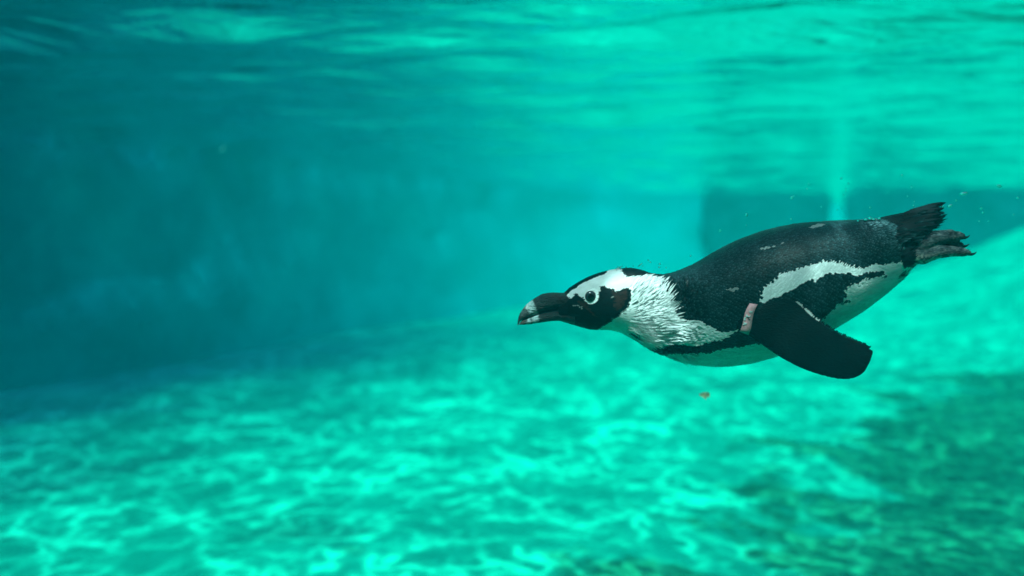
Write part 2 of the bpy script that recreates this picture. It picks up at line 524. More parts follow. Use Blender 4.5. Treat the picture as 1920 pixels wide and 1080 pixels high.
RUSTY = [[(1142, 547), (1157, 549), (1172, 546), (1176, 556), (1166, 574), (1152, 586), (1146, 578), (1150, 562)], [(1078, 562), (1090, 566), (1098, 573), (1104, 580), (1118, 596), (1112, 596), (1098, 580), (1084, 570)],
    [(1046, 548), (1062, 545), (1066, 553), (1058, 562), (1044, 560)]]
BLACK, WHITE = np.array((0.0015, 0.0045, 0.0060)), np.array((0.84, 0.87, 0.85))

def marking(px, py, jit=1.0, seed=1):
    """colour of the plumage at picture positions; edges are frayed along the lie of the feathers"""
    jx = jit * (2.4 * vnoise(px / 7.0, py / 2.6, seed) + 1.2 * vnoise(px / 3.0, py / 1.5, seed + 1) + 2.0 * vnoise(px / 18.0, py / 12.0, seed + 2))
    jy = jit * (1.6 * vnoise(px / 5.0, py / 2.4, seed + 3) + 1.3 * vnoise(px / 16.0, py / 10.0, seed + 4))
    hd = np.clip((px - 1060) / 110, 0.35, 1.0)
    ax, ay = px + jx * hd, py + jy * hd
    w = inside(NECK, ax, ay) | inside(BELLY, ax, ay) | inside(RUMP, ax, ay)
    w |= ((px - 1108) ** 2 + (py - 556) ** 2) < 14.3 ** 2
    for s in SPOTS: w &= ~inside(s, ax, ay)
    col = np.where(w[:, None], WHITE, BLACK)
    shade = 1.0 + 0.08 * vnoise(px / 9.0, py / 4.0, 31)
    col = col * np.where(w, shade, 1.0)[:, None]
    for s in RUSTY:
        m = inside(s, ax, ay) & ~w
        col[m] = np.array((0.028, 0.013, 0.011)) * (1 + 0.5 * vnoise(px[m] / 4.0, py[m] / 2.0, 91))[:, None]
    for s in FLECKS:
        m = inside(s, px + jx * 0.5, py + jy * 0.4) & (vnoise(px / 9.0 + py / 5.0, py / 1.6 + px / 6.0, 77) > -0.02)
        col[m] = (0.24, 0.28, 0.27)
    return col, w

# --- near flipper: leading and trailing edge, picture coordinates and depth towards the viewer
LEAD = [(1362, 602, 84), (1385, 622, 104), (1402, 629, 113), (1417, 638, 116), (1446, 659, 120), (1471, 675, 124), (1498, 689, 128), (1521, 698, 131), (1546, 705.8, 134), (1571, 711, 137), (1592, 711.6, 139), (1609, 707, 141), (1622, 697, 142), (1632, 678, 143)]
TRAIL = [(1392, 556, 84), (1408, 566, 104), (1422, 571, 112), (1433, 566, 114), (1454, 559.5, 117), (1477, 559.5, 120), (1494, 566, 123), (1506, 577, 126), (1521, 592, 129), (1541, 606, 132), (1567, 622.5, 135), (1592, 634.5, 138), (1614, 643.5, 141), (1638, 658, 143)]
def resample(pts, n):
    p = np.array(pts, float)
    d = np.concatenate([[0], np.cumsum(np.linalg.norm(np.diff(p, axis=0), axis=1))]); d /= d[-1]
    u = np.arange(len(p)) / (len(p) - 1)
    t = np.linspace(0, 1, n)
    out = np.stack([np.interp(t, u, p[:, k]) for k in range(3)], -1)
    k = np.array([1, 2, 3, 2, 1.]); k /= k.sum()
    for _ in range(2):
        q = np.pad(out, ((2, 2), (0, 0)), mode='reflect', reflect_type='odd')
        out = sum(k[i] * q[i:i + n] for i in range(5))
    return out

NS, NC = 90, 36
fl_lead, fl_trail = resample(LEAD, NS), resample(TRAIL, NS)
def flipper_point(i, c, side):
    """i: span index, c: 0 leading .. 1 trailing, side: +1 outer face, -1 inner face, 0 middle"""
    a, b = fl_lead[i], fl_trail[i]
    p = a + (b - a) * c
    s = i / (NS - 1)
    th = (9.5 * (1 - s) ** 1.2 + 3.4) * (1 - 0.55 * max(0, (s - 0.9) / 0.1))
    prof = (max(c, 0) ** 0.55) * ((1 - c) ** 0.8) * 1.75
    t = max(1.25, th * prof)
    return loc(p[0], p[1], p[2] + side * t)

def closed_loft(rings):
    """rings: list of equal-length point loops -> verts, faces with end caps"""
    n = len(rings[0])
    v = [tuple(p) for r in rings for p in r]
    f = grid_faces(len(rings), n, wrap=True)
    f.append(tuple(range(n))[::-1]); f.append(tuple((len(rings) - 1) * n + k for k in range(n)))
    return v, f

def tube(path, n=18):
    """path: (px, py, off, radius px) -> closed rounded tube in local space"""
    P = [loc(a, b, c) for a, b, c, r in path]
    R = [r * S for *_, r in path]
    d0 = (P[1] - P[0]) / np.linalg.norm(P[1] - P[0]); d1 = (P[-1] - P[-2]) / np.linalg.norm(P[-1] - P[-2])
    m = 7
    PP, RR = [], []
    for j in range(5):
        t = math.pi / 2 * (j / 4.0)
        PP.append(P[0] - d0 * R[0] * math.cos(t)); RR.append(max(R[0] * math.sin(t), R[0] * 0.05))
    for i in range(len(P) - 1):
        for j in range(1, m + 1):
            PP.append(P[i] + (P[i + 1] - P[i]) * j / m); RR.append(R[i] + (R[i + 1] - R[i]) * (j / m))
    for j in range(1, 5):
        t = math.pi / 2 * (j / 4.0)
        PP.append(P[-1] + d1 * R[-1] * math.sin(t)); RR.append(max(R[-1] * math.cos(t), R[-1] * 0.05))
    rings = []
    for i in range(len(PP)):
        d = PP[min(i + 1, len(PP) - 1)] - PP[max(i - 1, 0)]; d = d / np.linalg.norm(d)
        a = np.cross(d, (0, 1, 0)); a /= np.linalg.norm(a); b = np.cross(d, a)
        rings.append([PP[i] + RR[i] * (math.cos(t) * a + math.sin(t) * b) for t in np.linspace(0, 2 * math.pi, n, endpoint=False)])
    return closed_loft(rings)

shells = []
# trunk, neck and head
xs = np.linspace(X0, X1, 560)
ths = np.linspace(0, 2 * math.pi, 260, endpoint=False)
XX, TT = np.meshgrid(xs, ths, indexing='ij')
bp = body_surface(XX.ravel(), TT.ravel()).reshape(560, 260, 3)
shells.append(closed_loft(list(bp)))
# near flipper, and its twin held out level on the far side
loopc = [(0.5 - 0.5 * math.cos(math.pi * k / NC), 1) for k in range(NC + 1)] + [(0.5 - 0.5 * math.cos(math.pi * k / NC), -1) for k in range(NC - 1, 0, -1)]
near_rings = [[flipper_point(i, c, sd) for c, sd in loopc] for i in range(NS)]
shells.append(closed_loft(near_rings))
hinge = loc(1385, 590, 95)
ang = math.radians(68)
def far_side(p):
    q = np.array(p) - hinge
    y, z = -q[1], q[2]                           # mirrored to the other side
    y, z = y * math.cos(ang) - z * math.sin(ang), y * math.sin(ang) + z * math.cos(ang)
    return np.array((q[0] + hinge[0] - 0.004, -hinge[1] + y - 0.012, hinge[2] + z + 0.012))
shells.append(closed_loft([[far_side(p) for p in r] for r in near_rings]))
# rump running out into the tail, thighs and feet
shells.append(tube([(1610, 466, 0, 50), (1650, 447, 0, 39), (1685, 433, 0, 33), (1712, 421, 0, 26), (1735, 413, 0, 18), (1752, 409, 0, 9)]))
def foot(dx, dy, off, sg):
    o = lambda a: off + sg * a
    toes = [[(1730, 458, o(8), 15), (1752, 449, o(10), 13), (1780, 445, o(10), 10), (1797, 442, o(8), 8.5), (1803, 443, o(8), 6.5)],
            [(1735, 466, o(2), 13), (1765, 461, o(-3), 8), (1790, 458, o(-4), 7), (1802, 459, o(-4), 5)],
            [(1728, 479, o(6), 17), (1756, 472, o(12), 13), (1785, 471, o(14), 10), (1808, 473, o(14), 8), (1816, 474, o(14), 5)]]
    out = [[(1682, 484, o(0), 25), (1706, 478, o(0), 22), (1726, 470, o(2), 19), (1740, 466, o(4), 15)]] + toes
    for a, b in ((0, 1), (1, 2)):                # webs
        for w in (0.2, 0.35, 0.5, 0.65, 0.8):
            A, B = toes[a], toes[b]
            path = []
            for t in (0, 0.35, 0.66, 0.86 + 0.10 * abs(w - 0.5)):
                def pick(T):
                    u = t * (len(T) - 1); i = min(int(u), len(T) - 2); return [T[i][k] + (T[i + 1][k] - T[i][k]) * (u - i) for k in range(4)]
                pa, pb = pick(A), pick(B)
                p = [pa[k] * (1 - w) + pb[k] * w for k in range(4)]
                path.append((p[0], p[1], p[2], (6.0, 3.6, 2.6, 2.0)[len(path)]))
            out.append(path)
    return [[(a + dx, b + dy, c, r) for a, b, c, r in p] for p in out]
FEET = [foot(0, 0, 24, 1), foot(-14, -4, -30, -1)]
for ft in FEET:
    for p in ft: shells.append(tube(p))

verts, faces = [], []
for v, f in shells:
    k = len(verts)
    verts += v
    faces += [tuple(i + k for i in q) for q in f]
tmp_me = bpy.data.meshes.new("tmp_body"); tmp_me.from_pydata([tuple(map(float, v)) for v in verts], [], faces); tmp_me.update()
bm = bmesh.new(); bm.from_mesh(tmp_me); bmesh.ops.recalc_face_normals(bm, faces=bm.faces); bm.to_mesh(tmp_me); bm.free()
tmp = bpy.data.objects.new("tmp_body", tmp_me); scene.collection.objects.link(tmp)
md = tmp.modifiers.new("fuse", 'REMESH'); md.mode = 'VOXEL'; md.voxel_size = 0.00125; md.use_smooth_shade = True
ms = tmp.modifiers.new("soften", 'SMOOTH'); ms.factor = 0.5; ms.iterations = 4
dg = bpy.context.evaluated_depsgraph_get()
body_me = bpy.data.meshes.new_from_object(tmp.evaluated_get(dg))
bpy.data.objects.remove(tmp); bpy.data.meshes.remove(tmp_me)
body_me.name = "body"

# --- materials of the bird
def mat_plumage():
    m = Nodes("penguin_plumage")
    at_ = m.n("Attribute", attribute_name="Col")
    tc = m.n("TexCoord").outputs["Object"]
    mp = m.n("Mapping"); m.l(tc, mp.inputs[0]); mp.inputs["Scale"].default_value = (0.45, 1, 1)
    v = m.n("TexVoronoi"); v.inputs["Scale"].default_value = 520; m.l(mp.outputs[0], v.inputs["Vector"])
    nz = m.noise(mp.outputs[0], 300, 3)[0]
    h = m.math('ADD', v.outputs["Distance"], nz)
    dk = m.ramp(v.outputs["Distance"], [(0.1, 0.8), (0.6, 1.15)])
    col = m.mix(1.0, at_.outputs["Color"], dk, 'MULTIPLY')
    m.principled(col, 0.6, 0.09, m.bump(h, 0.35, 0.0012))
    return m.mat
def mat_feather():
    m = Nodes("penguin_feathers")
    at_ = m.n("Attribute", attribute_name="Col")
    m.principled(at_.outputs["Color"], 0.45, 0.13)
    return m.mat
def mat_horn(name, rough=0.5):
    m = Nodes(name)
    at_ = m.n("Attribute", attribute_name="Col")
    tc = m.n("TexCoord").outputs["Object"]
    mp = m.n("Mapping"); m.l(tc, mp.inputs[0]); mp.inputs["Scale"].default_value = (0.3, 1, 1); mp.inputs["Rotation"].default_value = (0, math.radians(28), 0)
    nz = m.noise(mp.outputs[0], 420, 4, 0.6)[0]
    col = m.mix(1.0, at_.outputs["Color"], m.ramp(nz, [(0.3, 0.6), (0.7, 1.25)]), 'MULTIPLY')
    m.principled(col, 0.4, 0.3, m.bump(nz, 1.0, 0.004))
    return m.mat
plumage, feather_mat, horn = mat_plumage(), mat_feather(), mat_horn("beak_horn")

def set_colors(me, col):
    a = me.color_attributes.new("Col", 'FLOAT_COLOR', 'POINT')
    rgba = np.ones((len(me.vertices), 4), np.float32); rgba[:, :3] = col
    a.data.foreach_set("color", rgba.ravel())

penguin = bpy.data.objects.new("penguin", None)
penguin.location = CEN
penguin.empty_display_size = 0.1
link(penguin)
tag(penguin, "black and white penguin swimming underwater with a pink band on its flipper", "penguin")

nvb = len(body_me.vertices)
co = np.empty(nvb * 3); body_me.vertices.foreach_get("co", co); co = co.reshape(-1, 3)
ppx, ppy = to_picture(co)
bcol, _ = marking(ppx, ppy)
cx_ = np.clip(960 + (co[:, 0] + CEN.x) / S, X0, X1)
czz = HORIZON - (co[:, 2] + CEN.z) / S
tt, bb, ww = TOP(cx_), BOT(cx_), WID(cx_)
val = np.sqrt(((czz - (tt + bb) / 2) / ((bb - tt) / 2)) ** 2 + (co[:, 1] / S / ww) ** 2)
outd = (val - 1) * np.minimum((bb - tt) / 2, ww)
limb = (outd > 3.2) & (cx_ > 1335) & (cx_ < 1680)
bcol[limb] = BLACK * 0.8
rear = (co[:, 0] + CEN.x) / S + 960
skin = (rear > 1692 + 6 * vnoise(ppx / 4, ppy / 4, 3)) & (czz > 433) & (czz > 445 - (rear - 1712) * 0.8) & (outd > 0.5) | (rear > 1750)
n1 = vnoise(ppx / 3.0, ppy / 2.0, 41) + 0.7 * vnoise(ppx / 9.0, ppy / 6.0, 42)
low = np.clip((czz - (478 - (rear - 1710) * 0.04)) / 8.0 + 0.5, 0, 1) * np.clip((1800 - rear) / 40, 0, 1)
fcol = np.array((0.060, 0.075, 0.080)) * (1 + 0.6 * n1)[:, None] + np.array((0.055, 0.045, 0.030)) * np.clip(n1 - 0.1, 0, 1)[:, None]
pale = np.clip(low * (0.5 + 0.9 * vnoise(ppx / 3.5, ppy / 2.5, 45)), 0, 1)[:, None]
fcol = fcol * (1 - pale) + np.array((0.52, 0.46, 0.42)) * pale
bcol[skin] = np.clip(fcol, 0.01, 1)[skin]
tailp = (rear > 1640) & ~skin & (czz < 470)
bcol[tailp] = BLACK
set_colors(body_me, bcol)
body_me.materials.clear(); body_me.materials.append(plumage)
body_me.polygons.foreach_set("use_smooth", [True] * len(body_me.polygons))
body = link(bpy.data.objects.new("body", body_me), penguin)

# --- plumage: small overlapping feathers lying tailwards over trunk, neck and head
fv, ff, fc = [], [], []
def add_feathers(P, N, T, length, width, lift, c0, c1, ridge=0.0002):
    """arrays of roots, normals, directions and sizes -> one spoon-shaped blade each"""
    k0 = sum(len(a) for a in fv)
    B = np.cross(N, T)
    L, W, H = length[:, None], width[:, None], lift[:, None]
    ridge = np.broadcast_to(np.asarray(ridge, float), (len(P),))[:, None]
    pts = [P - N * 0.0004 - B * W * 0.30, P - N * 0.0004 + N * ridge * 1.5, P - N * 0.0004 + B * W * 0.30,
           P + T * L * 0.60 + N * H * 0.55 - B * W * 0.5, P + T * L * 0.60 + N * (H * 0.58 + ridge), P + T * L * 0.60 + N * H * 0.55 + B * W * 0.5,
           P + T * L + N * H]
    q = np.stack(pts, 1)
    n = len(P)
    fv.append(q.reshape(-1, 3))
    base = k0 + np.arange(n)[:, None] * 7
    for f in ((0, 1, 4, 3), (1, 2, 5, 4)): ff.extend((base + np.array(f)).tolist())
    for f in ((3, 4, 6), (4, 5, 6)): ff.extend((base + np.array(f)).tolist())
    cm = c0 * 0.8 + c1 * 0.2
    fc.append(np.stack([c0, c0, c0, cm, cm, cm, c1], 1).reshape(-1, 3))

def sample_body():
    X, TH = [], []
    x = 1064.0
    row = 0
    while x < 1714:
        step = np.interp(x, [1064, 1180, 1260, 1330, 1700], [3.0, 3.4, 4.6, 6.2, 6.2])
        w, h = WID(x), (BOT(x) - TOP(x)) / 2
        circ = math.pi * (3 * (w + h) - math.sqrt((3 * w + h) * (w + 3 * h)))
        n = int(circ / (step * 0.92))
        th = (np.arange(n) + 0.5 * (row % 2)) / n * 2 * math.pi
        th = th + rng.normal(0, 0.10, n) * 2 * math.pi / n
        X.append(np.full(n, x) + rng.normal(0, step * 0.10, n)); TH.append(th)
        x += step * (0.40 if 1165 < x < 1290 else 0.62)
        row += 1
    return np.concatenate(X), np.concatenate(TH)
sx, sth = sample_body()
P = body_surface(sx, sth)
e = 0.8
Tx = body_surface(sx + e, sth) - body_surface(sx - e, sth)
Tt = body_surface(sx, sth + 0.01) - body_surface(sx, sth - 0.01)
Tx /= np.linalg.norm(Tx, axis=1)[:, None]; Tt /= np.linalg.norm(Tt, axis=1)[:, None]
N = np.cross(Tx, Tt); N /= np.linalg.norm(N, axis=1)[:, None]
outw = P.copy(); outw[:, 0] = 0; outw[:, 2] = P[:, 2] - ((HORIZON - (TOP(sx) + BOT(sx)) / 2) * S - CEN.z)
N[np.sum(N * outw, 1) < 0] *= -1
fpx, fpy = to_picture(P)
c0_white = lambda a, b: marking(a, b)[1].astype(float)
# on the neck the feathers sweep up and back
swing = (0.45 + 0.9 * np.clip((610 - fpy) / 70, 0, 1) * np.clip((fpy - 515) / 25, 0, 1)) * np.clip((fpx - 1140) / 40, 0, 1) * np.clip((1310 - fpx) / 70, 0, 1)
swing += 0.55 * np.clip((fpx - 1400) / 40, 0, 1) * np.clip((1640 - fpx) / 60, 0, 1) * c0_white(fpx, fpy)
swing += rng.normal(0, 0.035, len(P)) + 0.34 * vnoise(fpx / 18.0, fpy / 18.0, 61)
up = np.cross(N, Tx); up *= np.sign(up[:, 2:3] + 1e-9)
D = Tx + up * swing[:, None]; D -= N * np.sum(D * N, 1)[:, None]; D /= np.linalg.norm(D, axis=1)[:, None]
c0, isw = marking(fpx, fpy)
keep = ((fpx - 1108) ** 2 + (fpy - 556) ** 2 > 15.0 ** 2)
keep &= ~((fpx > 1692) & (fpy > 452))
rnd = rng.random(len(P))
head = np.clip((1260 - sx) / 120, 0, 1)
rearf = np.clip((sx - 1590) / 90, 0, 1)
length = (0.0072 - 0.0030 * head + 0.0130 * rearf) * (0.85 + 0.3 * rnd)
length = np.where(isw, length * 1.35, length)
width = np.where(isw, 0.0021, 0.0044 - 0.0022 * head) * (0.85 + 0.3 * rng.random(len(P)))
lift = np.where(isw, 0.0006, 0.0008) * np.where(isw, 0.9 + 0.2 * rng.random(len(P)), 0.5 + rng.random(len(P))) * (1 - 0.4 * head)
neckw = np.clip((fpx - 1160) / 30, 0, 1) * np.clip((1300 - fpx) / 40, 0, 1)
lift = lift + np.where(isw, 0.0003, 0) * neckw
length = np.where(isw, length * (1 + 1.7 * neckw), length)
width = np.where(isw, width * (1 - 0.30 * neckw), width)
dark = ~isw & (c0[:, 0] < 0.05)
c0 = np.where(isw[:, None], np.minimum(c0 * (1 + 0.10 * neckw)[:, None], 0.9), c0)
tip = c0 * (0.94 + 0.12 * rng.random(len(P)))[:, None]
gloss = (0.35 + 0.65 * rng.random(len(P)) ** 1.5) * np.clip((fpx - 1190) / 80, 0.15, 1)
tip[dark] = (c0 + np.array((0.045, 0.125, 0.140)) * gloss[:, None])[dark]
silver = np.exp(-(((fpx - 1655) / 38) ** 2 + ((fpy - 452) / 26) ** 2)) + 5.0 * np.exp(-(((fpx - 1628) / 17) ** 2 + ((fpy - 422) / 7) ** 2))  # sheen and glint of trapped air, painted into the rump feather tips
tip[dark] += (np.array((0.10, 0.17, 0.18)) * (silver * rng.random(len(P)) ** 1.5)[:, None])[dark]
# a blade never reaches far across the edge of its own patch of colour
tq = P + D * length[:, None] * 0.9
tqx, tqy = to_picture(tq)
other = marking(tqx, tqy)[1] != isw
length = np.where(other, length * 0.65, length)
K = keep
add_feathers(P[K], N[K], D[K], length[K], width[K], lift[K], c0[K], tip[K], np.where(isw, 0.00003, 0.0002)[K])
# longer coverts running out over the root of the tail
nt = 900
ta = rng.uniform(0, 1, nt); tb = rng.uniform(-1, 1, nt)
tx = 1640 + 105 * ta
rad = np.interp(tx, [1610, 1650, 1685, 1712, 1735, 1752], [50, 39, 33, 26, 18, 9]); mid = np.interp(tx, [1610, 1650, 1685, 1712, 1735, 1752], [466, 447, 433, 421, 413, 409])
an = rng.uniform(-0.35 * math.pi, 1.35 * math.pi, nt)
tp = np.array([loc(a, m - r * math.sin(q), 0) for a, m, r, q in zip(tx, mid, rad, an)]); tp[:, 1] = -rad * np.cos(an) * S
tn = np.stack([0.25 * np.ones(nt), -np.cos(an), np.sin(an)], -1); tn /= np.linalg.norm(tn, axis=1)[:, None]
td = np.tile((1.0, 0.0, 0.40), (nt, 1)) + rng.normal(0, 0.05, (nt, 3)); td -= tn * np.sum(td * tn, 1)[:, None]; td /= np.linalg.norm(td, axis=1)[:, None]
tc0 = np.tile(BLACK, (nt, 1))
add_feathers(tp, tn, td, rng.uniform(0.012, 0.024, nt), rng.uniform(0.0026, 0.004, nt), rng.uniform(0.0006, 0.0018, nt), tc0, tc0 + np.array((0.05, 0.13, 0.145)) * rng.random((nt, 1)) ** 2)  # pale tips: highlights painted into the covert colour
# frayed trailing edge of both flippers
def fringe(tf, seed):
    r = np.random.default_rng(seed)
    pts, dirs, nn, cc = [], [], [], []
    for u in np.linspace(0.22, 0.97, 150):
        i = int(u * (NS - 1)); fr = u * (NS - 1) - i
        a = flipper_point(i, 0.965, 0) * (1 - fr) + flipper_point(min(i + 1, NS - 1), 0.965, 0) * fr
        b = flipper_point(i, 1.0, 0) * (1 - fr) + flipper_point(min(i + 1, NS - 1), 1.0, 0) * fr
        b2 = flipper_point(min(i + 4, NS - 1), 1.0, 0)
        a, b, b2 = tf(a), tf(b), tf(b2)
        d = (b - a) / np.linalg.norm(b - a)
        al = (b2 - b); al = al / (np.linalg.norm(al) + 1e-9)
        d = d + al * r.uniform(0.5, 1.1); d /= np.linalg.norm(d)
        n = np.cross(d, al); n /= np.linalg.norm(n) + 1e-9
        pts.append(a); dirs.append(d); nn.append(n)
        cc.append((0.45, 0.48, 0.46) if (0.42 < u < 0.66 and r.random() < 0.75) else BLACK)
    pts, dirs, nn, cc = map(np.array, (pts, dirs, nn, cc))
    k = len(pts)
    add_feathers(pts, nn, dirs, r.uniform(0.003, 0.0055, k), np.full(k, 0.0017), np.full(k, 0.0003), cc, cc)
fringe(lambda p: p, 3)
fringe(far_side, 4)
# dark thigh feathers over the start of the foot
nt = 90
tx = rng.uniform(1682, 1704, nt); ty = rng.uniform(462, 502, nt)
tp = np.array([loc(a, b, 24 + math.sqrt(max(0, 24 ** 2 - (b - 481) ** 2)) + 0.5) for a, b in zip(tx, ty)])
td = np.array([(1.0, 0.1, 0.55 + rng.normal(0, 0.15)) for _ in range(nt)]); td /= np.linalg.norm(td, axis=1)[:, None]
tn = np.tile((0.0, -1.0, 0.0), (nt, 1))
tcol = np.tile(BLACK * 1.2, (nt, 1))
add_feathers(tp, tn, td, rng.uniform(0.010, 0.017, nt), np.full(nt, 0.0030), rng.uniform(0.0005, 0.002, nt), tcol, tcol + np.array((0.01, 0.016, 0.018)))


# --- tail: stiff narrow quills in a roof-shaped fan
def quill(b, t, width, parent, name="tail_feather"):
    b, t = np.array(b), np.array(t)
    d = t - b; L = np.linalg.norm(d); d /= L
    side = np.cross(d, (0, 1, 0)); side /= np.linalg.norm(side)
    nrm = np.cross(d, side)
    vs, fs = [], []
    prof = [(0, 0.55), (0.25, 0.85), (0.55, 1.0), (0.8, 0.85), (0.92, 0.55), (1.0, 0.06)]
    for u, w in prof:
        c = b + d * L * u + side * 0.004 * math.sin(u * 2.2)
        for k, (a, h) in enumerate(((-1, 0), (0, 0.0007), (1, 0), (0, -0.0005))):
            vs.append(tuple(c + side * a * w * width / 2 + nrm * h))
    fs = grid_faces(len(prof), 4, wrap=True)
    fs.append((3, 2, 1, 0)); k = (len(prof) - 1) * 4; fs.append((k, k + 1, k + 2, k + 3))
    o = mesh_obj(name, vs, fs, feather_mat, parent)
    set_colors(o.data, np.tile(BLACK * rng.uniform(0.5, 1.6), (len(vs), 1)))
    return o
tips = [(1775, 384, 0), (1764, 390, 7), (1772, 394, 12), (1760, 400, 20), (1768, 405, 24), (1757, 411, 31), (1762, 416, 36), (1768, 415, 42), (1756, 424, 46), (1763, 426, 47), (1748, 436, 48), (1738, 441, 48)]
quills = []
for i, (a, b, o_) in enumerate(tips):
    for sg in ((1, -1) if o_ else (1,)):
        u = i / (len(tips) - 1)
        base = loc(1648 + 12 * u, 424 + 30 * u, sg * (10 + 38 * u))
        quill(base, loc(a, b, sg * o_), rng.uniform(0.0095, 0.012), penguin)
        quills.append((base, loc(a, b, sg * o_), sg))

# narrow coverts lying over the first half of the quills
cp, cn, cd = [], [], []
for base, tip_, sg in quills:
    d = tip_ - base; L = np.linalg.norm(d); d = d / L
    for u in rng.uniform(-0.12, 0.66, 34):
        p = base + d * L * u + np.array((0, -sg * 0.0016, rng.normal(0, 0.0035)))
        cp.append(p); cn.append((0.0, -sg, 0.15)); cd.append(d + rng.normal(0, 0.05, 3))
cp, cn, cd = map(np.array, (cp, cn, cd))
cn = cn / np.linalg.norm(cn, axis=1)[:, None]
cd -= cn * np.sum(cd * cn, 1)[:, None]; cd /= np.linalg.norm(cd, axis=1)[:, None]
k = len(cp)
cc = np.tile(BLACK, (k, 1))
add_feathers(cp, cn, cd, rng.uniform(0.009, 0.018, k), rng.uniform(0.0020, 0.0034, k), rng.uniform(0.0003, 0.0014, k), cc, cc + np.array((0.07, 0.19, 0.21)) * rng.random((k, 1)) ** 2)  # streaky highlights on the tail, painted as pale blade tips
feathers = mesh_obj("plumage", np.concatenate(fv), ff, feather_mat, penguin)
set_colors(feathers.data, np.concatenate(fc))
tag(feathers, kind="stuff")

# --- beak
def bill(name, pairs, widths, colour, parent):
    nn = len(pairs); m = 6
    top = np.array([p[0] for p in pairs], float); bot = np.array([p[1] for p in pairs], float)
    u = np.arange(nn); uu = np.linspace(0, nn - 1, (nn - 1) * m + 1)
    rs = lambda a: np.stack([np.interp(uu, u, a[:, k]) for k in range(2)], -1)
    sm = lambda a: np.concatenate([a[:1], (a[:-2] + 2 * a[1:-1] + a[2:]) / 4, a[-1:]])
    top, bot = sm(sm(rs(top))), sm(sm(rs(bot)))
    w = np.interp(uu, u, widths)
    rings, cols = [], []
    for i in range(len(uu)):
        c = (top[i] + bot[i]) / 2; h = (top[i] - bot[i]) / 2
        ring = []
        for t in np.linspace(0, 2 * math.pi, 40, endpoint=False):
            s_, c_ = math.sin(t), math.cos(t)
            q = c + h * (np.sign(s_) * abs(s_) ** 0.9)
            off = w[i] * np.sign(c_) * abs(c_) ** (1.15 if s_ > 0 else 0.7)
            p = loc(q[0], q[1], 0); p[1] = -off * S
            ring.append(p); cols.append(colour(q[0], q[1]))
        rings.append(ring)
    v, f = closed_loft(rings)
    o = mesh_obj(name, [tuple(map(float, p)) for p in v], f, horn, parent)
    set_colors(o.data, np.array(cols))
    return o
def mixc(a, b, t): return np.array(a) * (1 - t) + np.array(b) * t
def up_col(x, y):
    n = vnoise(np.array([x / 2.5]), np.array([y / 4.0]), 9)[0]
    e = x - (y - 575) * 0.55 + 2.5 * n
    band = np.clip((e - 986) / 5, 0, 1) * np.clip((1006 - e) / 4, 0, 1)
    c = mixc((0.005, 0.009, 0.010), (0.34, 0.45, 0.46), band * (0.75 + 0.25 * n))
    if e < 986: c = mixc(c, (0.035, 0.05, 0.05), 0.8 if x > 976 else 0.15)
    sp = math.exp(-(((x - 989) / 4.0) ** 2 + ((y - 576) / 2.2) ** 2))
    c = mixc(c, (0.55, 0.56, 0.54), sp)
    red = math.exp(-(((x - 1046) / 12) ** 2 + ((y - 553) / 7) ** 2))
    return mixc(c, (0.022, 0.012, 0.013), red)
def low_col(x, y):
    n = vnoise(np.array([x / 2.5]), np.array([y / 4.0]), 19)[0]
    e = x + 2.0 * n
    band = np.clip((e - 986) / 4, 0, 1) * np.clip((1011 - e) / 3, 0, 1)
    if 993.5 < e < 997: band *= 0.3
    c = mixc((0.006, 0.010, 0.011), (0.38, 0.50, 0.51), band * (0.8 + 0.2 * n))
    if e < 986: c = mixc(c, (0.12, 0.10, 0.08), 0.4)
    return c
bill("upper_beak", [((970.3, 610), (971.8, 610)), ((970.6, 604), (974, 603.5)), ((972, 595), (977, 600.5)), ((974.5, 588), (983, 598.5)), ((980, 579.5), (990, 596)), ((988, 570), (998, 592.5)),
    ((996, 563.5), (1006, 589)), ((1006, 556.8), (1014, 585.5)), ((1016, 551.2), (1024, 583)), ((1028, 548.7), (1036, 581)), ((1042, 548.3), (1048, 578.5)), ((1056, 549), (1058, 577)), ((1074, 547), (1074, 574))],
    [0.8, 2.5, 5, 8, 10.5, 13, 15, 17, 19, 20.5, 22, 25, 27], up_col, penguin)
bill("lower_beak", [((973.5, 606.5), (973.8, 608.8)), ((978, 600.5), (979, 609)), ((986, 596.5), (986, 608.5)), ((996, 592), (997, 607.4)), ((1006, 587.5), (1008, 605.7)), ((1016, 584), (1020, 603.7)),
    ((1030, 580), (1034, 601.8)), ((1046, 577), (1048, 601.3)), ((1062, 574), (1062, 603.5)), ((1076, 575), (1076, 607))],
    [1.5, 5, 8, 11, 13.5, 15.5, 18, 20.5, 25, 29], low_col, penguin)

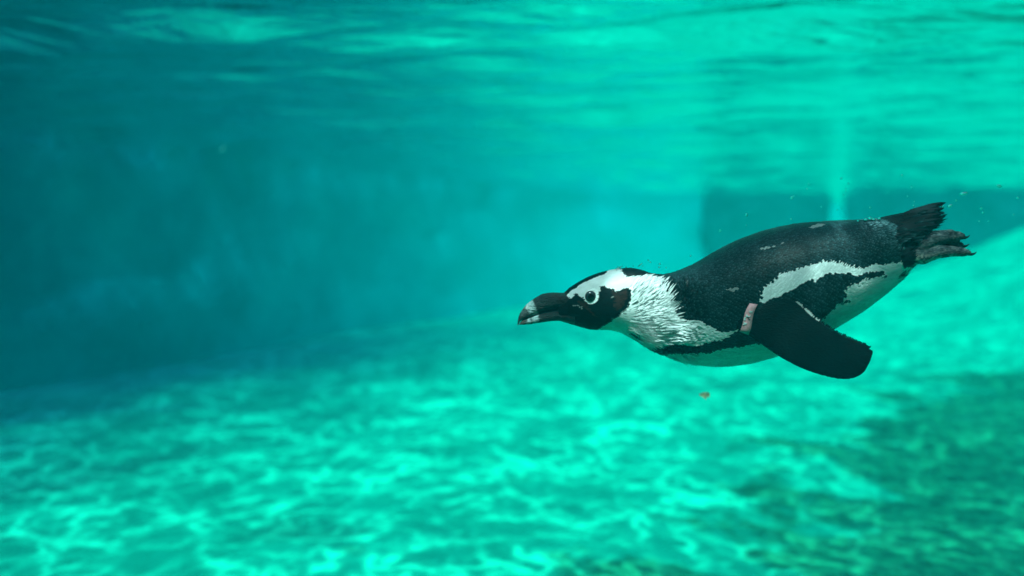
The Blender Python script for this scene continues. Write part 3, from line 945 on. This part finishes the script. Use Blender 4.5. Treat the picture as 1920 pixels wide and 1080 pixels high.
# --- eyes
def mat_eye():
    m = Nodes("eye")
    at_ = m.n("Attribute", attribute_name="Col")
    m.principled(at_.outputs["Color"], 0.12, 0.7)
    return m.mat
eye_mat = mat_eye()
def eye(sgn):
    bm = bmesh.new(); bmesh.ops.create_uvsphere(bm, u_segments=32, v_segments=24, radius=1.0)
    c = loc(1107.6, 555.8, 37.0)
    r = 10.6 * S
    d = c + np.array((CEN.x, CEN.y, CEN.z)); d = -d / np.linalg.norm(d)      # faces sideways
    d = np.array((d[0] * 0.6, -0.98, d[2] * 0.6)); d /= np.linalg.norm(d)
    vs, cols = [], []
    for v in bm.verts:
        p = np.array(v.co)
        a = math.degrees(math.acos(max(-1, min(1, float(np.dot(p, d))))))
        col = (0.004, 0.005, 0.006) if a < 30 else ((0.022, 0.030, 0.034) if a < 66 else (0.10, 0.075, 0.065))
        q = c + p * r * np.array((1, 0.75, 1))
        if sgn > 0: q[1] = -q[1]
        vs.append(tuple(map(float, q))); cols.append(col)
    fs = [tuple(v.index for v in f.verts) for f in bm.faces]
    bm.free()
    if sgn > 0: fs = [f[::-1] for f in fs]
    o = mesh_obj("eye", vs, fs, eye_mat, penguin)
    set_colors(o.data, np.array(cols))
    return o
eye(-1); eye(1)

# --- claws
def mat_plain(name, col, rough=0.4, spec=0.3):
    m = Nodes(name)
    n = m.noise(m.n("TexCoord").outputs["Object"], 260, 3)[0]
    m.principled(m.mix(m.ramp(n, [(0.3, 0.0), (0.7, 1.0)]), tuple(c * 0.8 for c in col), tuple(min(1, c * 1.12) for c in col)), rough, spec, m.bump(n, 0.15, 0.0006))
    return m.mat
claw_mat = mat_plain("claw_horn", (0.010, 0.011, 0.012))
for k, ft in enumerate(FEET):
    for toe in ft[1:4]:
        a, b, o_, r_ = toe[-1]
        pth = [(a, b + 2, o_, 3.4), (a + 6, b + 3.0, o_, 2.6), (a + 11, b + 1.6, o_, 1.7), (a + 15, b - 1.6, o_, 0.6)]
        v, f = tube(pth, 10)
        mesh_obj("claw", [tuple(map(float, p)) for p in v], f, claw_mat, penguin)

# --- the band round the near flipper
band_mat = mat_plain("pink_plastic_band", (0.84, 0.38, 0.40), 0.5, 0.2)
ink_mat = mat_plain("white_band_ink", (0.80, 0.86, 0.84), 0.6, 0.2)
def bandstrip():
    A0, A1 = np.array((1406.0, 568.5)), np.array((1385.0, 622.0))        # inboard edge, top and bottom
    B0, B1 = np.array((1421.0, 570.5)), np.array((1402.0, 628.5))        # outboard edge
    rings = []
    n = 64
    FRONT, BACK = 125.5, 95.0
    for q, (e0, e1) in enumerate(((A0, A1), (B0, B1), (B0, B1), (A0, A1))):
        inner = q >= 2
        ring = []
        for t in np.linspace(0, 2 * math.pi, n, endpoint=False):
            c_, s_ = math.cos(t), math.sin(t)
            a = np.sign(c_) * abs(c_) ** 0.42; b = np.sign(s_) * abs(s_) ** 0.55
            if inner: a, b = a * 0.955, b * 0.93
            mid, h = (e0 + e1) / 2, (e0 - e1) / 2
            p = mid + h * a
            bend = 2.2 * math.sin((a + 0.15) * 2.6)                      # the strap is slightly S-shaped
            off = (FRONT + BACK) / 2 + b * (FRONT - BACK) / 2
            ring.append(loc(p[0] - bend, p[1], off))
        rings.append(ring)
    v = [tuple(map(float, p)) for r in rings for p in r]
    f = []
    for q in range(4):
        for k in range(n):
            k2 = (k + 1) % n; q2 = (q + 1) % 4
            f.append((q * n + k, q * n + k2, q2 * n + k2, q2 * n + k))
    o = mesh_obj("flipper_band", v, f, band_mat, penguin)
    bm = bmesh.new(); bm.from_mesh(o.data); bmesh.ops.recalc_face_normals(bm, faces=bm.faces); bm.to_mesh(o.data); bm.free()
    o["label"] = "pale pink plastic band with white marks round the flipper"
    def glyph(poly, name, mat, off0=126.4):
        pts = [(1370 + a / 13.5, 555 + b / 13.5) for a, b in poly]
        v = [tuple(map(float, loc(a, b, off0))) for a, b in pts] + [tuple(map(float, loc(a, b, off0 - 2.5))) for a, b in pts]
        m = len(pts)
        f = [tuple(range(m)), tuple(range(m, 2 * m))[::-1]] + [(k, (k + 1) % m, m + (k + 1) % m, m + k) for k in range(m)]
        g = mesh_obj(name, v, f, mat, o, smooth=False)
        bm = bmesh.new(); bm.from_mesh(g.data); bmesh.ops.recalc_face_normals(bm, faces=bm.faces); bmesh.ops.triangulate(bm, faces=bm.faces); bm.to_mesh(g.data); bm.free()
    glyph([(468, 380), (500, 370), (516, 388), (556, 373), (542, 412), (474, 420)], "white_mark", ink_mat)
    glyph([(415, 458), (432, 498), (470, 518), (500, 484), (514, 512), (482, 532), (425, 524), (400, 532), (378, 500)], "white_mark", ink_mat)
    glyph([(362, 528), (392, 540), (374, 575), (378, 615), (345, 622), (328, 592), (345, 545)], "white_mark", ink_mat)
    glyph([(315, 652), (362, 670), (412, 690), (402, 720), (360, 714), (325, 738), (303, 726), (337, 690)], "white_mark", ink_mat)
    glyph([(418, 530), (436, 536), (462, 570), (500, 598), (482, 606), (446, 580)], "dark_slit", claw_mat)
bandstrip()

# ------------------------------------------------------------------ bubbles and drifting bits
def mat_bubble():
    m = Nodes("air_bubble")
    g = m.n("BsdfGlass"); g.inputs["IOR"].default_value = 0.75; g.inputs["Roughness"].default_value = 0.0
    m.l(g.outputs[0], m.out.inputs[0])
    return m.mat
bub_me = bpy.data.meshes.new("bubble")
bm = bmesh.new(); bmesh.ops.create_icosphere(bm, subdivisions=3, radius=1.0)
for v in bm.verts: v.co *= 1 + 0.05 * fbm(v.co.x, v.co.y, v.co.z, 2, 4.0)
bm.to_mesh(bub_me); bm.free()
bub_me.materials.append(mat_bubble())
bub_me.polygons.foreach_set("use_smooth", [True] * len(bub_me.polygons))
def bubble(px, py, r, off, label, group, flat=1.0, tilt=0.0):
    o = bpy.data.objects.new("bubble", bub_me)
    p = loc(px, py, off)
    o.location = CEN + Vector(p)
    o.scale = (r * S, r * S * (1 if flat == 1 else 0.8), r * S * flat)
    o.rotation_euler = (0, math.radians(tilt), 0)
    link(o)
    tag(o, label, "bubble", group)
LB1, G1 = "tiny clear air bubble rising off the penguin's crown and nape", "bubbles above the penguin's head"
def back_label(x):
    if x < 1450: return "tiny clear air bubble in the water above the penguin's shoulder", "bubbles above the shoulder"
    if x < 1600: return "tiny clear air bubble in the water above the middle of the penguin's back", "bubbles above the back"
    if x < 1740: return "tiny clear air bubble in the water above the penguin's rump and tail", "bubbles above the tail"
    return "tiny clear air bubble drifting behind the penguin's tail", "bubbles behind the tail"
for x, y, r in [(1166, 499.5, 1.3), (1174.3, 501, 1.2), (1187.5, 498.7, 1.2), (1205, 498.6, 1.1), (1215.5, 488, 1.7), (1219.5, 491.5, 1.7), (1237, 495, 2.2), (1236, 501, 1.9), (1249, 502, 1.4),
                (1155, 505, 2.4), (1159, 502, 2.6), (1163, 501, 1.8), (1157, 507, 1.8)]:
    bubble(x, y, r, rng.uniform(0, 12), LB1, G1)
bubble(1200.3, 496.4, 5.6, 6, "thin stretched bubble streak just above the nape", None, 0.22, -38)
for x, y, r in [(1577.4, 334.7, 2.3), (1691, 329, 2.2), (1590.6, 344, 1.8), (1516, 345, 1.6), (1512.7, 354, 1.6), (1709, 351.5, 1.7), (1701.5, 368, 1.4), (1585.8, 354, 1.1), (1586, 360, 1.1),
                (1581.7, 365.4, 1.3), (1623, 350, 1.1), (1714.7, 287.5, 1.4), (1908, 371, 2.2), (1792.5, 376, 1.8), (1839.7, 390.6, 2.2), (1842.8, 398.5, 1.9), (1900, 402.8, 1.4), (1836, 415, 1.4), (1853, 415, 1.2),
                (1631, 389, 1.9), (1712.8, 385.8, 1.8), (1714, 378, 1.3), (1569.5, 393.7, 1.2), (1539.8, 387.5, 1.3), (1483, 411, 1.5), (1399.4, 402.7, 2.6), (1349.8, 432.8, 2.4), (1295, 480, 1.5),
                (1399, 422, 1.1), (1484, 371, 2.8), (1488, 368, 1.6), (1577, 391, 1.0), (1664, 361, 1.0)]:
    bubble(x, y, r, rng.uniform(-30, 40), *back_label(x))
for x, y, r in [(1616, 414, 3.2), (1623, 413, 3.8), (1631, 411, 4.4), (1638, 412.5, 3.2), (1648.5, 411, 3.4), (1609, 415, 2.4), (1627, 417, 3.6), (1620, 420, 3.0), (1635, 419, 3.0)]:
    bubble(x, y, r, rng.uniform(8, 30), "small silvery bubble clinging to the feathers of the penguin's rump", "bubbles clinging to the rump")
bubble(1694.5, 465.5, 2.3, 56, "single bright bubble caught on the feathers where the foot begins", None)
bubble(1767, 388, 2.8, 4, "bubble sitting on the topmost tail quill", None)
bubble(1807, 363, 7.5, 0, "large flattened lens-shaped bubble up behind the tail", None, 0.42, -14)
bubble(1873, 349, 5.4, 0, "flattened bubble drifting furthest behind the tail", None, 0.5, 14)
bubble(1781, 386, 5.0, 0, "flattened bubble just leaving the tip of the tail", None, 0.5, -25)

def flake(name, px, py, depth, pts, col, label, cat, curl=0.3, thick=0.0007):
    c = at(px, py, depth)
    s = depth / F_PX
    n = len(pts)
    v = []
    for z in (0, 1):
        for a, b in pts + [(0, 0)]:
            v.append((a * s, curl * s * (a * a) * 0.12 + z * thick, -b * s))
    f = []
    for k in range(n):
        k2 = (k + 1) % n
        f.append((k, k2, n)); f.append((n + 1 + k2, n + 1 + k, 2 * n + 1)); f.append((k2, k, n + 1 + k, n + 1 + k2))
    o = mesh_obj(name, v, f, mat_plain(name + "_surface", col, 0.7, 0.1), None, smooth=False)
    o.location = c
    return tag(o, label, cat)
flake("leaf_fragment", 1322, 741, 1.32, [(-11, 0), (-5, -4), (1, -5.4), (6, -4.6), (10, -3), (9.5, 2.5), (7, 5), (6, 0.6), (4, 0), (3.2, 4), (2, 8.5), (-3, 4.5)], (0.74, 0.60, 0.36),
      "small curled tan leaf fragment drifting below the penguin's breast", "leaf")
flake("drifting_fluff", 417, 278, 2.6, [(-6, 6), (-3, 1), (1, -4), (6, -8), (4, -2), (3, 3), (-2, 6)], (0.03, 0.28, 0.30),
      "pale scrap of fluff drifting alone in the dark blue water", "fluff")
